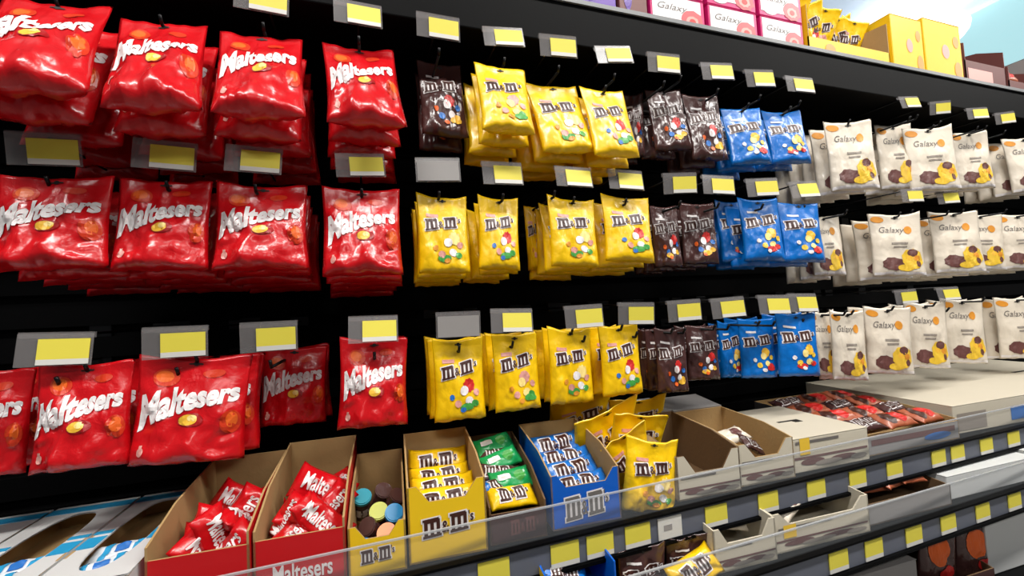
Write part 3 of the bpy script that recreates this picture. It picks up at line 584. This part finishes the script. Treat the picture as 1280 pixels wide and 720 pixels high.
packet('yellow', P(868, 712, .66), (-.7, -.2, .1), 'yellow packet lying at the edge of the second shelf', 'yellow packet on the second shelf', .95)
e1 = open_box('open cream display box on the second shelf, left of two', X2(895, 690), X2(968, 675), Y2, ZB, .2, .085, .078, 'cream_card', 'cream_card', notch=.022, mid=.05, art=swirl, group='boxes on the second shelf')
packet('cream', in_box(e1, .01, .05, .062), (-.9, .3, .1), 'cream packet in the left cream box of the second shelf', 'packets in cream boxes on the second shelf', .8)
e2 = open_box('open cream display box on the second shelf, right of two', X2(971, 675), X2(1082, 645), Y2, ZB, .22, .085, .075, 'cream_card', 'cream_card', notch=.03, mid=.052, art=yel, group='boxes on the second shelf')
for i in range(3): packet(['cream', 'brown', 'cream'][i], in_box(e2, -.045 + .045 * i, .04 + .025 * i, .066), (-.9, .4 * (i - 1), .2), '%s packet in the right cream box of second shelf, %s from left' % (['cream', 'brown', 'cream'][i], ORD[i]), 'packets in cream boxes on the second shelf', .8)
e3 = open_box('grey cardboard tray of orange and red packets on the second shelf', X2(1086, 645), X2(1185, 615), Y2, ZB, .3, .062, .045, 'grey_card', 'dark_cardboard', yaw=-.04, group='boxes on the second shelf', mid=.045)
for i in range(6): packet('orange' if i != 4 else 'red', in_box(e3, -.06 + .065 * (i % 3), .05 + .09 * (i // 3), .06), (-1.2, .1, .2 * (i % 2)), '%s packet in grey tray on second shelf, row %s, %s from left' % ('red' if i == 4 else 'orange', ORD[i // 3], ORD[i % 3]), 'packets in the grey tray', .8)
closed_box('flat white carton on the second shelf at the right', X2(1190, 615), X2(1290, 590), Y2, ZB, .36, .056, 'white_card', group='boxes on the second shelf')
closed_box('flat white carton at the far right end of second shelf', X2(1293, 590), X2(1380, 565), Y2, ZB, .36, .062, 'white_card', group='boxes on the second shelf')
# lowest shelf
closed_box('grey carton on the lowest shelf, at the bottom edge', P(1062, 715, .67).x, P(1142, 700, .67).x, .67, ZC, .2, .115, 'grey_card', group='boxes on the lowest shelf', slit=False)
g = open_box('dark brown display box of orange pictured pouches on the lowest shelf', P(1148, 700, .67).x, P(1232, 680, .67).x, .665, ZC, .25, .07, .035, 'brown_card', 'dark_cardboard', group='boxes on the lowest shelf', yaw=-.05)
for i in range(4):
    o = make_pouch('orange', i, 'brown pouch with orange picture on the lowest shelf, %s' % ['front left', 'front right', 'back left', 'back right'][i], 'orange pictured pouches on the lowest shelf')
    T, sc = fit(DIM['orange'], *[(1148, 655, 1196, 728), (1194, 648, 1242, 716), (1162, 642, 1206, 700), (1204, 636, 1248, 692)][i], [.685, .685, .745, .745][i], -.12, -.15)
    o.location = T; o.rotation_euler = (.12, 0, -.15); o.scale = sc
closed_box('white carton on the lowest shelf beside the orange pouches', P(1238, 680, .67).x, P(1320, 660, .67).x, .67, ZC, .25, .15, 'white_card', group='boxes on the lowest shelf')

# ------------------------------------------------------------------ top shelf
def carton(label, x0, x1, z0, h, d, card, art, group, y=.868, yaw=0.0):
    return closed_box(label, x0, x1, y, z0, d, h, card, art=art, group=group, yaw=yaw, slit=False, name='sweet_carton')
pk = [('panel_print', [(rect(-.94, .06, .86, .84), 'white_print', .0008), (disc(-.5, .72, .36, .22), 'white_print', .0009), (disc(.52, .68, .42, .31, wob=.08), 'rose_print', .0011), (disc(.52, .72, .24, .17, wob=.1), 'pink_print', .0014), (disc(.52, .72, .12, .09), 'red_print', .0017)]),
      ('lettering', [(text('Galaxy', -.2, .4, 1.1, .26, 0, .35), 'slate_print', .0012)])]
for cidx, (x0, x1) in enumerate([(.70, .868), (.882, 1.05), (1.064, 1.225)]):
    for tier in range(3 if cidx else 2):
        carton('pink carton with white panel and rose on the top shelf, %s column, %s' % (['left', 'middle', 'right'][cidx], ['bottom tier', 'second tier', 'third tier'][tier]), x0, x1, ZT + .001 + tier * .087, .085, .16, 'pink_card', pk, 'pink cartons on the top shelf')
for i, (x0, x1, c_) in enumerate([(.36, .50, 'purple_card'), (.505, .60, 'purple_card'), (.61, .69, 'maroon_card')]):
    carton('%s carton on the top shelf left of the pink ones, %s' % ('purple' if i < 2 else 'dark red', ['farthest from them', 'in between', 'next to them'][i]), x0, x1, ZT, .15, .14, c_, [('picture_print', [(disc(-.4, .6, .3, .25), 'orange_print' if i == 0 else 'purple_foil', .0008), (rect(-.2, .2, .8, .4), 'pink_print' if i == 2 else 'blue_print', .0008)])], 'purple and red cartons on the top shelf')
y1 = open_box('yellow open display box of yellow pouches on the top shelf', 1.245, 1.60, .868, ZT, .2, .16, .15, 'yellow_card', 'cardboard', yaw=0, mid=.055, group='yellow boxes on the top shelf', side_front=.15,
    art=[('picture_print', [(disc(-.5, .5, .12, .3), 'amber_print', .0008), (disc(.6, .75, .2, .12), 'pink_print', .0008)])])
for i in range(5):
    o = make_pouch('yellow', i, 'yellow pouch in the top shelf yellow box, %s from the left' % ORD[i], 'yellow pouches in the top shelf box')
    o.location = in_box(y1, -.13 + .066 * i, .06 + .015 * (i % 2), .235 - .010 * i); o.rotation_euler = (.35, .2 * (-1) ** i, -.4 + .05 * i); o.scale = (1.0, 1.1, 1.05)
for i, (x0, x1, h) in enumerate([(1.62, 1.775, .19), (1.785, 1.985, .205)]):
    closed_box('plain yellow carton on the top shelf, %s of two' % ['left', 'right'][i], x0, x1, .868, ZT, .2, h, 'yellow_card', art=[('picture_print', [(disc(.1, .5, .2, .12), 'pink_print', .0008), (disc(.72, .78, .2, .14) + disc(.7, .3, .16, .1), 'amber_print', .0008)])], group='yellow boxes on the top shelf', yaw=0, slit=False)
m1 = open_box('maroon open display box on the top shelf right of the yellow cartons', 2.0, 2.24, .868, ZT, .2, .215, .15, 'maroon_card', 'maroon_card', yaw=0, mid=.09, group='boxes at the right end of the top shelf', art=[('picture_print', [(rect(-.9, .3, .3, .8), 'pink_print', .0008)])], flap=(.06, -.03, 'brown_card'))
packet('brown', in_box(m1, -.03, .06, .12), (-.6, .1, 0), 'brown packet in the maroon box on the top shelf', 'packet in the maroon box', 1.3)
m2 = open_box('small maroon open tray on the top shelf beside the grey carton', 2.26, 2.46, .868, ZT, .2, .16, .10, 'maroon_card', 'maroon_card', yaw=0, mid=.05, group='boxes at the right end of the top shelf')
packet('orange', in_box(m2, 0, .06, .11), (-.6, .1, 0), 'orange packet in the small maroon tray', 'packet in the small maroon tray', 1.3)
closed_box('grey carton at the right end of the top shelf', 2.50, 2.75, .868, ZT, .2, .19, 'grey_card', group='boxes at the right end of the top shelf', yaw=0, art=[('picture_print', [(rect(0, .3, .7, .6), 'slate_print', .0008)])])
